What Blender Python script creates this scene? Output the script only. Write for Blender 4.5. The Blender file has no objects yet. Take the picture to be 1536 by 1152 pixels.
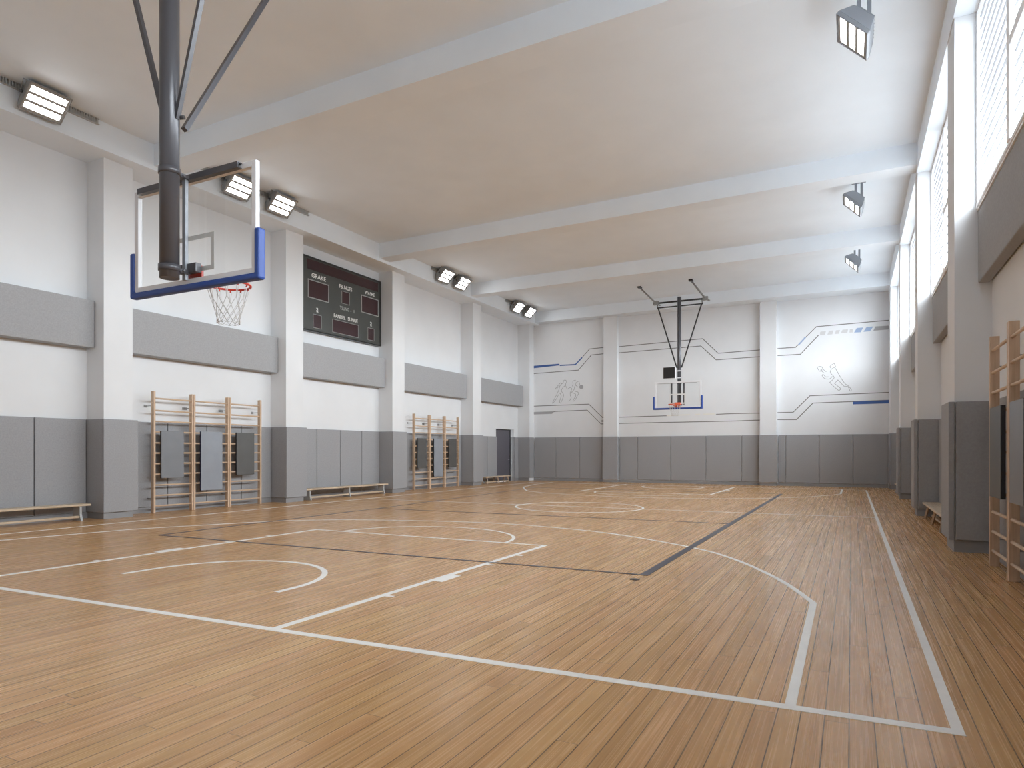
import bpy, bmesh, math, random
from mathutils import Vector, Matrix
random.seed(7)
PI = math.pi
scene = bpy.context.scene
col = scene.collection

# ------------------------------------------------------------------ room measures (metres)
H_EYE = 1.4
X_LEFT, X_RIGHT = -14.33, 1.71          # wall faces
Y_BACK, Y_FAR = -2.0, 29.25
Z_CEIL, Z_BEAM = 8.03, 7.47
PAD_Z0, PAD_Z1 = 0.13, 2.07

# ------------------------------------------------------------------ materials
def new_mat(name):
    m = bpy.data.materials.new(name); m.use_nodes = True
    nt = m.node_tree
    b = nt.nodes['Principled BSDF']
    return m, nt, b

def simple(name, rgb, rough=0.5, metal=0.0, noise=0.0, nscale=8.0, spec=0.5, bump=0.0, bscale=200.0, coat=0.0):
    m, nt, b = new_mat(name)
    b.inputs['Base Color'].default_value = (*rgb, 1)
    b.inputs['Roughness'].default_value = rough
    b.inputs['Metallic'].default_value = metal
    b.inputs['Specular IOR Level'].default_value = spec
    b.inputs['Coat Weight'].default_value = coat
    tc = nt.nodes.new('ShaderNodeTexCoord')
    if noise > 0:
        n = nt.nodes.new('ShaderNodeTexNoise'); n.inputs['Scale'].default_value = nscale
        n.inputs['Detail'].default_value = 6
        nt.links.new(tc.outputs['Object'], n.inputs['Vector'])
        mr = nt.nodes.new('ShaderNodeMapRange')
        mr.inputs['From Min'].default_value = 0.3; mr.inputs['From Max'].default_value = 0.7
        mr.inputs['To Min'].default_value = 1 - noise; mr.inputs['To Max'].default_value = 1 + noise
        nt.links.new(n.outputs['Fac'], mr.inputs['Value'])
        mx = nt.nodes.new('ShaderNodeVectorMath'); mx.operation = 'SCALE'
        mx.inputs[0].default_value = rgb
        nt.links.new(mr.outputs['Result'], mx.inputs['Scale'])
        nt.links.new(mx.outputs['Vector'], b.inputs['Base Color'])
    if bump > 0:
        n2 = nt.nodes.new('ShaderNodeTexNoise'); n2.inputs['Scale'].default_value = bscale
        n2.inputs['Detail'].default_value = 3
        nt.links.new(tc.outputs['Object'], n2.inputs['Vector'])
        bp = nt.nodes.new('ShaderNodeBump'); bp.inputs['Strength'].default_value = bump
        bp.inputs['Distance'].default_value = 0.01
        nt.links.new(n2.outputs['Fac'], bp.inputs['Height'])
        nt.links.new(bp.outputs['Normal'], b.inputs['Normal'])
    return m

def emit(name, rgb, strength):
    m, nt, b = new_mat(name)
    b.inputs['Base Color'].default_value = (*rgb, 1)
    b.inputs['Emission Color'].default_value = (*rgb, 1)
    b.inputs['Emission Strength'].default_value = strength
    b.inputs['Roughness'].default_value = 0.6
    return m

def wood(name, dark, light, axis='Z', rough=0.42, freq=28.0, spec=0.4):
    """Straight grained timber, the grain running along the object's axis."""
    m, nt, b = new_mat(name)
    tc = nt.nodes.new('ShaderNodeTexCoord')
    mp = nt.nodes.new('ShaderNodeMapping')
    s = [freq, freq, freq]; s['XYZ'.index(axis)] = 1.3
    mp.inputs['Scale'].default_value = s
    nt.links.new(tc.outputs['Object'], mp.inputs['Vector'])
    n = nt.nodes.new('ShaderNodeTexNoise'); n.inputs['Scale'].default_value = 1.0
    n.inputs['Detail'].default_value = 5; n.inputs['Distortion'].default_value = 0.4
    nt.links.new(mp.outputs['Vector'], n.inputs['Vector'])
    cr = nt.nodes.new('ShaderNodeValToRGB')
    cr.color_ramp.elements[0].position = 0.3; cr.color_ramp.elements[0].color = (*dark, 1)
    cr.color_ramp.elements[1].position = 0.7; cr.color_ramp.elements[1].color = (*light, 1)
    nt.links.new(n.outputs['Fac'], cr.inputs['Fac'])
    nt.links.new(cr.outputs['Color'], b.inputs['Base Color'])
    b.inputs['Roughness'].default_value = rough
    b.inputs['Specular IOR Level'].default_value = spec
    return m

def floor_material():
    """Sports parquet: boards 0.128 m wide running the length of the hall."""
    m, nt, b = new_mat('parquet')
    N, L = nt.nodes, nt.links
    def math_(op, a, c=None):
        n = N.new('ShaderNodeMath'); n.operation = op
        for i, v in enumerate((a, c)):
            if v is None: continue
            if isinstance(v, (int, float)): n.inputs[i].default_value = v
            else: L.new(v, n.inputs[i])
        return n.outputs[0]
    def comb(x, y, z=0.0):
        n = N.new('ShaderNodeCombineXYZ')
        for i, v in enumerate((x, y, z)):
            if isinstance(v, (int, float)): n.inputs[i].default_value = v
            else: L.new(v, n.inputs[i])
        return n.outputs[0]
    def white(v):
        n = N.new('ShaderNodeTexWhiteNoise'); n.noise_dimensions = '3D'
        L.new(v, n.inputs['Vector']); return n.outputs['Value']
    def maprange(v, a, c, d, e):
        n = N.new('ShaderNodeMapRange'); L.new(v, n.inputs['Value'])
        for k, x in zip(('From Min', 'From Max', 'To Min', 'To Max'), (a, c, d, e)): n.inputs[k].default_value = x
        return n.outputs['Result']
    geo = N.new('ShaderNodeNewGeometry')
    sep = N.new('ShaderNodeSeparateXYZ'); L.new(geo.outputs['Position'], sep.inputs[0])
    X, Y = sep.outputs[0], sep.outputs[1]
    xs = math_('DIVIDE', math_('ADD', X, 40.03), 0.115)
    row = math_('FLOOR', xs); fx = math_('FRACT', xs)
    r1 = white(comb(row, 3.3, 1.1))
    ys = math_('ADD', math_('DIVIDE', math_('ADD', Y, 40.0), 2.5), math_('MULTIPLY', r1, 7.0))
    cell = math_('FLOOR', ys); fy = math_('FRACT', ys)
    idv = white(comb(row, cell, 5.0))
    id2 = white(comb(cell, row, 9.0))
    # grain
    gv = comb(math_('ADD', math_('MULTIPLY', X, 85.0), math_('MULTIPLY', idv, 90.0)),
              math_('MULTIPLY', Y, 0.75), math_('MULTIPLY', id2, 40.0))
    n1 = N.new('ShaderNodeTexNoise'); n1.inputs['Scale'].default_value = 1.0
    n1.inputs['Detail'].default_value = 7; n1.inputs['Roughness'].default_value = 0.62
    n1.inputs['Distortion'].default_value = 0.6
    L.new(gv, n1.inputs['Vector'])
    gv2 = comb(math_('ADD', math_('MULTIPLY', X, 14.0), math_('MULTIPLY', idv, 30.0)),
               math_('MULTIPLY', Y, 0.5), math_('MULTIPLY', id2, 20.0))
    n2 = N.new('ShaderNodeTexNoise'); n2.inputs['Scale'].default_value = 1.0
    n2.inputs['Detail'].default_value = 4; L.new(gv2, n2.inputs['Vector'])
    n3 = N.new('ShaderNodeTexNoise'); n3.inputs['Scale'].default_value = 1.6; n3.inputs['Detail'].default_value = 3
    L.new(geo.outputs['Position'], n3.inputs['Vector'])
    t = math_('ADD', math_('MULTIPLY', n1.outputs['Fac'], 0.54), math_('MULTIPLY', n2.outputs['Fac'], 0.46))
    t = math_('ADD', t, maprange(idv, 0, 1, -0.028, 0.028))
    t = math_('ADD', t, maprange(n3.outputs['Fac'], 0.3, 0.7, -0.04, 0.04))
    cr = N.new('ShaderNodeValToRGB'); cr.color_ramp.interpolation = 'LINEAR'
    e = cr.color_ramp.elements
    e[0].position = 0.26; e[0].color = FLOOR_DARK
    e[1].position = 0.74; e[1].color = FLOOR_LIGHT
    mid = cr.color_ramp.elements.new(0.5); mid.color = FLOOR_MID
    L.new(t, cr.inputs['Fac'])
    hs = N.new('ShaderNodeHueSaturation')
    L.new(cr.outputs['Color'], hs.inputs['Color'])
    L.new(maprange(id2, 0, 1, 0.496, 0.504), hs.inputs['Hue'])
    L.new(maprange(idv, 0, 1, 0.96, 1.04), hs.inputs['Value'])
    # joints
    ex = math_('MINIMUM', fx, math_('SUBTRACT', 1.0, fx))
    jx = math_('LESS_THAN', ex, 0.024)
    ey = math_('MINIMUM', fy, math_('SUBTRACT', 1.0, fy))
    jy = math_('LESS_THAN', ey, 0.0006)
    j = math_('MAXIMUM', jx, jy)
    mix = N.new('ShaderNodeMix'); mix.data_type = 'RGBA'
    L.new(math_('MULTIPLY', j, 0.88), mix.inputs['Factor'])
    L.new(hs.outputs['Color'], mix.inputs[6]); mix.inputs[7].default_value = (0.045, 0.026, 0.014, 1)
    L.new(mix.outputs[2], b.inputs['Base Color'])
    L.new(maprange(n1.outputs['Fac'], 0.3, 0.7, FLOOR_ROUGH - 0.05, FLOOR_ROUGH + 0.07), b.inputs['Roughness'])
    b.inputs['Specular IOR Level'].default_value = FLOOR_SPEC
    bp = N.new('ShaderNodeBump'); bp.inputs['Strength'].default_value = 0.12; bp.inputs['Distance'].default_value = 0.002
    L.new(math_('SUBTRACT', math_('MULTIPLY', n1.outputs['Fac'], 0.3), j), bp.inputs['Height'])
    L.new(bp.outputs['Normal'], b.inputs['Normal'])
    return m

FLOOR_DARK = (0.40, 0.202, 0.074, 1)
FLOOR_MID = (0.575, 0.320, 0.132, 1)
FLOOR_LIGHT = (0.70, 0.430, 0.205, 1)
FLOOR_ROUGH = 0.25
FLOOR_SPEC = 0.33
SKY_POWER = 11.0
GROUND_POWER = 2.4
LAMP_POWER = 9.0
EXPOSURE = 0.72

M = {}
M['wall'] = simple('wall_paint', (0.775, 0.79, 0.81), 0.75, noise=0.02, nscale=1.2, spec=0.25)
M['ceiling'] = simple('ceiling_paint', (0.845, 0.905, 0.965), 0.7, noise=0.025, nscale=0.8, spec=0.3)
M['floor'] = floor_material()
M['line'] = simple('white_floor_paint', (0.90, 0.88, 0.84), 0.4, noise=0.04, nscale=6)
M['dark_line'] = simple('dark_floor_paint', (0.055, 0.055, 0.075), 0.4, noise=0.1, nscale=6)
M['pad'] = simple('grey_wall_pad', (0.345, 0.348, 0.362), 0.62, noise=0.07, nscale=38.0, spec=0.3, bump=0.35, bscale=160)
M['pad_dark'] = simple('dark_grey_wall_pad', (0.17, 0.165, 0.158), 0.62, noise=0.06, nscale=3.0, spec=0.3, bump=0.2, bscale=160)
M['panel'] = simple('grey_felt_panel', (0.39, 0.393, 0.405), 0.8, noise=0.07, nscale=38.0, spec=0.2, bump=0.4, bscale=170)
M['plinth'] = simple('grey_plinth', (0.29, 0.29, 0.30), 0.55, noise=0.03)
M['door'] = simple('door_paint', (0.115, 0.112, 0.135), 0.45, noise=0.03)
M['bar_wood'] = wood('wall_bar_timber', (0.52, 0.36, 0.24), (0.71, 0.53, 0.385), 'Z')
M['rung_wood'] = wood('rung_timber', (0.56, 0.40, 0.27), (0.76, 0.58, 0.43), 'Y')
M['bench_wood'] = wood('bench_timber', (0.50, 0.385, 0.265), (0.70, 0.57, 0.43), 'Y', freq=40)
M['bench_leg'] = simple('grey_bench_leg', (0.46, 0.47, 0.47), 0.5, noise=0.03)
M['leg_wood'] = wood('bench_leg_timber', (0.34, 0.23, 0.155), (0.52, 0.385, 0.27), 'Z', freq=40)
M['steel'] = simple('bright_steel', (0.52, 0.52, 0.54), 0.32, metal=0.9)
M['dark_steel'] = simple('charcoal_steel', (0.095, 0.094, 0.105), 0.30, metal=0.2, spec=0.6)
M['black'] = simple('black_steel', (0.03, 0.03, 0.033), 0.42, spec=0.45)
M['fixture'] = simple('grey_fixture_metal', (0.30, 0.30, 0.295), 0.45, metal=0.1)
M['fixture_light'] = simple('light_grey_fixture_metal', (0.27, 0.285, 0.315), 0.42, metal=0.1)
M['reflector'] = simple('lamp_reflector', (0.42, 0.42, 0.41), 0.35)
M['led'] = emit('led_panel_light', (0.97, 0.985, 1.0), LAMP_POWER)
M['slat_edge'] = simple('blind_slat_edge', (0.34, 0.35, 0.37), 0.6)
M['frame_white'] = simple('white_window_frame', (0.88, 0.89, 0.91), 0.4)
M['board_frame'] = simple('white_board_frame', (0.78, 0.78, 0.80), 0.4)
M['blue_pad'] = simple('blue_edge_padding', (0.028, 0.078, 0.33), 0.45, noise=0.04)
M['rim'] = simple('red_rim_paint', (0.56, 0.055, 0.035), 0.4)
M['orange_rim'] = simple('orange_rim_paint', (0.72, 0.13, 0.05), 0.4)
M['net'] = simple('net_cord', (0.62, 0.61, 0.60), 0.8)
M['tape'] = simple('white_target_tape', (0.75, 0.75, 0.74), 0.5)
M['score_body'] = simple('scoreboard_casing', (0.044, 0.046, 0.041), 0.38, noise=0.08, nscale=2)
M['score_edge'] = simple('scoreboard_edge', (0.014, 0.015, 0.014), 0.4)
M['score_glass'] = simple('maroon_display', (0.034, 0.010, 0.013), 0.25)
M['score_trim'] = simple('display_trim', (0.30, 0.31, 0.30), 0.5)
M['score_text'] = simple('white_lettering', (0.80, 0.80, 0.78), 0.6)
M['score_text_dim'] = simple('faded_lettering', (0.42, 0.43, 0.41), 0.6)
M['slab'] = simple('grey_board', (0.205, 0.215, 0.235), 0.42, noise=0.05, nscale=3)
M['slab_pale'] = simple('pale_grey_board', (0.285, 0.31, 0.35), 0.38, noise=0.05, nscale=3)
M['slab_dark'] = simple('dark_grey_board', (0.098, 0.098, 0.096), 0.45, noise=0.06, nscale=3)
M['slab_edge'] = simple('board_edge', (0.020, 0.022, 0.030), 0.5)
M['slab_navy'] = simple('navy_board_edge', (0.018, 0.030, 0.085), 0.5)
M['mural_line'] = simple('dark_mural_paint', (0.17, 0.165, 0.16), 0.7)
M['mural_figure'] = simple('grey_mural_paint', (0.36, 0.36, 0.36), 0.7)
M['mural_blue'] = simple('blue_mural_paint', (0.055, 0.125, 0.36), 0.7)
M['mural_pale_blue'] = simple('pale_blue_mural_paint', (0.33, 0.43, 0.62), 0.7)
M['mural_grey'] = simple('mid_grey_mural_paint', (0.40, 0.40, 0.415), 0.7)
M['mural_pale'] = simple('pale_grey_mural_paint', (0.62, 0.615, 0.62), 0.7)
M['mural_cream'] = simple('cream_mural_paint', (0.80, 0.79, 0.74), 0.7)
M['clock_face'] = simple('black_clock_face', (0.018, 0.016, 0.015), 0.4)

def glass_material():
    m = bpy.data.materials.new('clear_board_glass'); m.use_nodes = True
    nt = m.node_tree; N, L = nt.nodes, nt.links
    N.remove(N['Principled BSDF'])
    out = N['Material Output']
    tr = N.new('ShaderNodeBsdfTransparent'); tr.inputs['Color'].default_value = (0.985, 0.99, 0.99, 1)
    gl = N.new('ShaderNodeBsdfGlossy'); gl.inputs['Roughness'].default_value = 0.02
    fr = N.new('ShaderNodeFresnel'); fr.inputs['IOR'].default_value = 1.45
    mx = N.new('ShaderNodeMixShader')
    ge = N.new('ShaderNodeNewGeometry'); inv = N.new('ShaderNodeMath'); inv.operation = 'SUBTRACT'; inv.inputs[0].default_value = 1.0
    L.new(ge.outputs['Backfacing'], inv.inputs[1])
    mu = N.new('ShaderNodeMath'); mu.operation = 'MULTIPLY'; L.new(fr.outputs[0], mu.inputs[0]); L.new(inv.outputs[0], mu.inputs[1])
    L.new(mu.outputs[0], mx.inputs[0]); L.new(tr.outputs[0], mx.inputs[1]); L.new(gl.outputs[0], mx.inputs[2])
    L.new(mx.outputs[0], out.inputs['Surface'])
    return m
M['glass'] = glass_material()

# ------------------------------------------------------------------ mesh helpers
class MB:
    """Collects shapes into one mesh."""
    def __init__(self): self.bm = bmesh.new()
    def hull(self, bottom, top):
        """Prism between two vertex loops of equal length."""
        b = [self.bm.verts.new(v) for v in bottom]; t = [self.bm.verts.new(v) for v in top]
        n = len(b)
        self.bm.faces.new(list(reversed(b))); self.bm.faces.new(t)
        for i in range(n):
            self.bm.faces.new((b[i], b[(i + 1) % n], t[(i + 1) % n], t[i]))
        return self
    def box(self, x0, x1, y0, y1, z0, z1):
        return self.hull([(x0, y0, z0), (x1, y0, z0), (x1, y1, z0), (x0, y1, z0)],
                         [(x0, y0, z1), (x1, y0, z1), (x1, y1, z1), (x0, y1, z1)])
    def bar(self, a, c, w, h, up=(0, 0, 1)):
        """Rectangular bar from a to c."""
        a, c = Vector(a), Vector(c); d = (c - a).normalized(); up = Vector(up)
        s = d.cross(up)
        if s.length < 1e-4: s = d.cross(Vector((1, 0, 0)))
        s.normalize(); u = s.cross(d).normalized()
        q = [(-w / 2, -h / 2), (w / 2, -h / 2), (w / 2, h / 2), (-w / 2, h / 2)]
        return self.hull([a + s * x + u * y for x, y in q], [c + s * x + u * y for x, y in q])
    def tube(self, pts, r, n=12, closed=False, caps=True):
        pts = [Vector(p) for p in pts]; rings = []
        rr = r if isinstance(r, (list, tuple)) else [r] * len(pts)
        prev = None
        for i, p in enumerate(pts):
            if closed: d = (pts[(i + 1) % len(pts)] - pts[i - 1])
            elif i == 0: d = pts[1] - p
            elif i == len(pts) - 1: d = p - pts[-2]
            else: d = pts[i + 1] - pts[i - 1]
            d.normalize()
            if prev is None:
                s = d.cross(Vector((0, 0, 1)))
                if s.length < 1e-3: s = d.cross(Vector((1, 0, 0)))
            else:
                s = prev - d * prev.dot(d)
                if s.length < 1e-4: s = d.cross(Vector((1, 0, 0)))
            s.normalize(); prev = s; u = d.cross(s)
            rings.append([self.bm.verts.new(p + (s * math.cos(2 * PI * k / n) + u * math.sin(2 * PI * k / n)) * rr[i]) for k in range(n)])
        m = len(rings)
        for i in range(m if closed else m - 1):
            a, c = rings[i], rings[(i + 1) % m]
            for k in range(n):
                self.bm.faces.new((a[k], a[(k + 1) % n], c[(k + 1) % n], c[k])).smooth = True
        if not closed and caps:
            self.bm.faces.new(list(reversed(rings[0]))); self.bm.faces.new(rings[-1])
        return self
    def move(self, mat):
        bmesh.ops.transform(self.bm, matrix=mat, verts=self.bm.verts); return self
    def build(self, name, mat, parent=None, bevel=0.0, loc=None, kind=None):
        bmesh.ops.recalc_face_normals(self.bm, faces=self.bm.faces)
        me = bpy.data.meshes.new(name); 
        org = Vector(loc) if loc is not None else None
        if org is not None:
            bmesh.ops.translate(self.bm, vec=-org, verts=self.bm.verts)
        self.bm.to_mesh(me); self.bm.free()
        me.materials.append(mat)
        o = bpy.data.objects.new(name, me); col.objects.link(o)
        if org is not None: o.location = org
        if parent is not None:
            o.parent = parent
        if bevel > 0:
            bv = o.modifiers.new('edge', 'BEVEL'); bv.width = bevel; bv.segments = 2; bv.limit_method = 'ANGLE'
        if kind: o['kind'] = kind
        return o

def box(x0, x1, y0, y1, z0, z1): return MB().box(x0, x1, y0, y1, z0, z1)
def empty(name, loc, label=None, cat=None, group=None):
    o = bpy.data.objects.new(name, None); col.objects.link(o); o.location = loc
    o.empty_display_size = 0.1
    return tag(o, label, cat, group)
def tag(o, label=None, cat=None, group=None, kind=None):
    if label: o['label'] = label
    if cat: o['category'] = cat
    if group: o['group'] = group
    if kind: o['kind'] = kind
    return o
def kids(o): return [c for c in list(col.objects) if c.parent == o]
def copy_tree(o, parent=None):
    c = o.copy(); col.objects.link(c); c.parent = parent
    for ch in kids(o): copy_tree(ch, c)
    return c
def thing_box(name, mat, label, cat, group, x0, x1, y0, y1, z0, z1, bevel=0.012):
    o = box(x0, x1, y0, y1, z0, z1).build(name, mat, bevel=bevel, loc=((x0 + x1) / 2, (y0 + y1) / 2, z0))
    return tag(o, label, cat, group)
ORD = ['first', 'second', 'third', 'fourth', 'fifth', 'sixth', 'seventh']

MURAL = {
 'line': [[(-11.219,5.78),(-10.842,6.158),(-10.157,6.178)],[(-13.79,5.162),(-11.4,5.206),(-10.755,5.872),(-10.157,5.89)],[(-13.792,3.587),(-10.878,3.595),(-10.207,2.954),(-10.152,2.953)],[(-12.681,3.274),(-12.597,3.303),(-10.958,3.319),(-10.285,2.665),(-10.152,2.662)],[(-9.417,6.165),(-5.692,6.241),(-5.057,5.579),(-5.035,5.572),(-3.371,5.598)],[(-9.417,5.885),(-5.767,5.933),(-5.137,5.301),(-5.129,5.297),(-3.371,5.317)],[(-9.417,2.951),(-7.25,2.965)],[(-5.137,2.976),(-4.429,2.992),(-3.371,2.982)],[(-9.417,2.671),(-4.429,2.678),(-3.371,2.694)],[(-2.693,5.608),(-2.012,5.609),(-1.244,6.38),(1.34,6.413)],[(-2.693,5.316),(-1.831,5.316),(-1.162,6.041)],[(-2.693,2.985),(-2.103,2.984),(-1.479,3.629),(1.34,3.655)],[(-2.693,2.701),(-1.973,2.685),(-1.371,3.333),(1.34,3.356)]],
 'blue_line': [[(-12.341,5.481),(-11.547,5.474),(-11.219,5.78)]],
 'blue': [[(-13.801,5.541),(-12.379,5.562),(-12.341,5.486),(-13.801,5.42)],[(0.053,3.333),(1.34,3.363),(1.34,3.237),(0.053,3.232)]],
 'blue_pale': [[(0.189,6.207),(0.411,6.207),(0.32,6.029),(0.093,6.036)],[(0.525,6.219),(0.756,6.218),(0.648,6.049),(0.416,6.04)],[(-1.934,5.702),(-1.664,6.011),(-1.619,5.972),(-1.889,5.671)]],
 'grey': [[(0.826,6.212),(1.33,6.206),(1.33,6.064),(0.753,6.053)],[(-13.792,3.304),(-12.622,3.311),(-12.74,3.191),(-13.792,3.186)],[(-10.261,2.844),(-10.152,2.841),(-10.152,2.752),(-10.261,2.754)]],
 'pale': [[(-1.087,6.171),(-0.898,6.175),(-0.944,6.027),(-1.113,6.025),(-1.113,6.139)],[(-0.786,6.179),(-0.636,6.18),(-0.67,6.028),(-0.851,6.029)],[(-0.54,6.178),(-0.399,6.179),(-0.438,6.034),(-0.585,6.034)],[(-0.312,6.181),(-0.111,6.185),(-0.141,6.046),(-0.371,6.045)],[(-0.052,6.184),(0.048,6.187),(0.048,6.045),(-0.069,6.045)]],
 'cream': [[(-7.25,3.001),(-6.228,3.017),(-6.228,2.961),(-7.25,2.944)],[(-6.021,3.012),(-5.801,3.021),(-5.801,2.972),(-6.021,2.963)],[(-5.678,3.017),(-5.171,3.025),(-5.171,2.97),(-5.678,2.962)]],
 'figure': [[(-12.161,4.684),(-12.138,4.752),(-12.079,4.773),(-12.02,4.746),(-11.998,4.683),(-12.013,4.622)],[(-12.161,4.684),(-12.175,4.637),(-12.235,4.605),(-12.309,4.65),(-12.368,4.591),(-12.555,4.399),(-12.525,4.364),(-12.458,4.423),(-12.354,4.514)],[(-12.235,4.605),(-12.339,4.5),(-12.383,4.337),(-12.488,4.121),(-12.668,3.81),(-12.72,3.702),(-12.683,3.707),(-12.593,3.808),(-12.488,3.942),(-12.406,4.104)],[(-12.035,4.623),(-12.057,4.529),(-12.175,4.424),(-12.257,4.277),(-12.146,4.073),(-12.205,3.877),(-12.279,3.728),(-12.331,3.689),(-12.346,3.799),(-12.309,3.881),(-12.272,4.03),(-12.309,4.128),(-12.376,4.179)],[(-12.057,4.529),(-11.998,4.417),(-11.947,4.339),(-11.822,4.409),(-11.749,4.378),(-11.741,4.31),(-11.8,4.176),(-11.807,4.04),(-11.763,3.916),(-11.881,3.742)],[(-11.705,4.458),(-11.668,4.566),(-11.676,4.675),(-11.617,4.726),(-11.53,4.739)],[(-11.501,4.653),(-11.544,4.519),(-11.588,4.426),(-11.617,4.305),(-11.734,4.173),(-11.559,4.105),(-11.53,4.002),(-11.588,3.909),(-11.661,3.803),(-11.632,3.761),(-11.544,3.84),(-11.472,3.973),(-11.392,4.106),(-11.443,4.189),(-11.574,4.221)],[(-11.544,4.519),(-11.428,4.412)],[(-11.436,4.65),(-11.421,4.697),(-11.37,4.66),(-11.327,4.509)],[(-0.716,4.687),(-0.753,4.765),(-0.617,4.874),(-0.592,4.845),(-0.549,4.739)],[(-0.704,4.652),(-0.654,4.684),(-0.58,4.703),(-0.432,4.418),(-0.358,4.278),(-0.224,4.06),(-0.114,3.973),(-0.042,3.881),(0.001,3.798),(-0.042,3.759),(-0.078,3.856),(-0.114,3.925),(-0.151,3.947),(-0.248,3.959),(-0.285,3.987),(-0.457,4.2),(-0.494,4.189),(-0.58,4.09),(-0.567,4.055),(-0.377,3.875),(-0.395,3.828),(-0.469,3.818),(-0.741,4.104),(-0.728,4.159),(-0.604,4.317),(-0.728,4.489),(-0.741,4.572),(-0.704,4.652)],[(-0.673,4.369),(-0.766,4.27),(-0.94,4.293),(-1.034,4.415),(-1.015,4.455),(-0.965,4.432),(-0.915,4.361),(-0.809,4.355)],[(-0.884,4.559),(-0.99,4.654),(-1.065,4.776),(-1.191,4.769),(-1.204,4.722),(-1.141,4.614),(-1.103,4.591),(-1.04,4.636),(-1.065,4.659),(-1.084,4.625),(-0.959,4.508)]],
 'ball': [[(-11.154,4.407),(-11.168,4.357),(-11.204,4.321),(-11.255,4.31),(-11.305,4.326),(-11.342,4.364),(-11.356,4.416),(-11.342,4.466),(-11.305,4.501),(-11.255,4.513),(-11.204,4.497),(-11.168,4.458)]],
}

# ================================================================== THE ROOM
S = 'structure'
floor = box(-14.75, 2.2, Y_BACK - .3, Y_FAR + .3, -0.2, 0.0).build('floor', M['floor'], kind=S)
box(-14.75, 2.2, Y_BACK - .3, Y_FAR + .3, Z_CEIL, Z_CEIL + .25).build('ceiling', M['ceiling'], kind=S)
# left wall with the door opening cut out of it
DY0, DY1, DZ = 26.55, 28.34, 2.43
wl = MB()
wl.box(X_LEFT - .4, X_LEFT, Y_BACK - .3, DY0, 0, Z_CEIL)
wl.box(X_LEFT - .4, X_LEFT, DY1, Y_FAR + .3, 0, Z_CEIL)
wl.box(X_LEFT - .4, X_LEFT, DY0, DY1, DZ, Z_CEIL)
wl.build('wall_left', M['wall'], kind=S)
wall_far = box(X_LEFT, X_RIGHT, Y_FAR, Y_FAR + .3, 0, Z_CEIL).build('wall_far', M['wall'], kind=S)
box(X_LEFT, X_RIGHT, Y_BACK - .3, Y_BACK, 0, Z_CEIL).build('wall_back', M['wall'], kind=S)
Z_SILL = 4.735
box(X_RIGHT, X_RIGHT + .45, Y_BACK - .3, Y_FAR + .3, 0, Z_SILL).build('wall_right', M['wall'], kind=S)
box(1.50, X_RIGHT + .45, Y_BACK - .3, Y_FAR + .3, 7.44, Z_CEIL).build('wall_right', M['wall'], kind=S)

# beams along both side walls
box(X_LEFT, -13.415, Y_BACK, Y_FAR, Z_BEAM, Z_CEIL).build('edge_beam', M['ceiling'], kind=S)
box(1.265, 1.50, Y_BACK, Y_FAR, 7.44, Z_CEIL).build('edge_beam', M['ceiling'], kind=S)
# beams across the hall (near edge left/right, far edge left/right)
for yl, yr, fl_, fr_, z in ((9.32, 9.02, 9.90, 9.60, 7.56), (17.02, 16.68, 17.55, 17.21, 7.56),
                            (22.74, 22.46, 23.20, 22.92, 7.56), (28.80, 28.24, Y_FAR, Y_FAR, 7.53), (3.4, 3.1, 3.98, 3.68, 7.56)):
    xa, xb = -13.415, 1.265
    MB().hull([(xa, yl, z), (xb, yr, z), (xb, fr_, z), (xa, fl_, z)],
              [(xa, yl, Z_CEIL), (xb, yr, Z_CEIL), (xb, fr_, Z_CEIL), (xa, fl_, Z_CEIL)]).build('ceiling_beam', M['ceiling'], kind=S)

# pillars
LEFT_P = [(3.3, 3.95), (8.44, 9.06), (13.42, 14.06), (18.15, 18.83), (23.50, 24.17), (28.76, Y_FAR)]
RIGHT_P = [(0.0, 0.7), (5.35, 6.1), (11.08, 11.80), (16.86, 17.47), (22.58, 23.08), (28.10, Y_FAR)]
FAR_P = [(-10.08, -9.44), (-3.345, -2.71)]
for a, b in LEFT_P:
    box(X_LEFT, -13.75 if a < 28 else -13.70, a, b, 0, Z_BEAM).build('pillar', M['wall'], kind=S)
for a, b in RIGHT_P:
    box(1.28, X_RIGHT, a, b, 0, 7.44).build('pillar', M['wall'], kind=S)
for a, b in FAR_P:
    box(a, b, Y_FAR - .25, Y_FAR, 0, 7.53).build('pillar', M['wall'], kind=S)

# baseboards
def base(name, *a): return box(*a).build(name, M['plinth'], kind=S)
for i in range(len(LEFT_P)):
    a, b = LEFT_P[i]
    y0 = b; y1 = LEFT_P[i + 1][0] if i + 1 < len(LEFT_P) else None
    base('baseboard_left', X_LEFT, -13.745, a - .005, b + .005 if a < 28 else Y_FAR - .06, 0, .125)
    if y1 is None: continue
    if y0 < DY0 < y1:
        base('baseboard_left', X_LEFT, -14.295, y0 + .005, DY0, 0, .125)
        base('baseboard_left', X_LEFT, -14.295, DY1, y1 - .005, 0, .125)
    else:
        base('baseboard_left', X_LEFT, -14.295, y0 + .005, y1 - .005, 0, .125)
base('baseboard_left', X_LEFT, -14.295, Y_BACK, LEFT_P[0][0] - .005, 0, .125)
for i in range(len(RIGHT_P)):
    a, b = RIGHT_P[i]
    base('baseboard_right', 1.274, X_RIGHT, a - .006, b + .006 if a < 28 else Y_FAR - .06, 0, .165)
    if i + 1 < len(RIGHT_P):
        base('baseboard_right', 1.675, X_RIGHT, b + .006, RIGHT_P[i + 1][0] - .006, 0, .125)
for a, b in ((-13.70, FAR_P[0][0]), (FAR_P[0][1], FAR_P[1][0]), (FAR_P[1][1], 1.275)):
    base('baseboard_far', a + .01, b - .01, Y_FAR - .03, Y_FAR, 0, .10)
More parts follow.
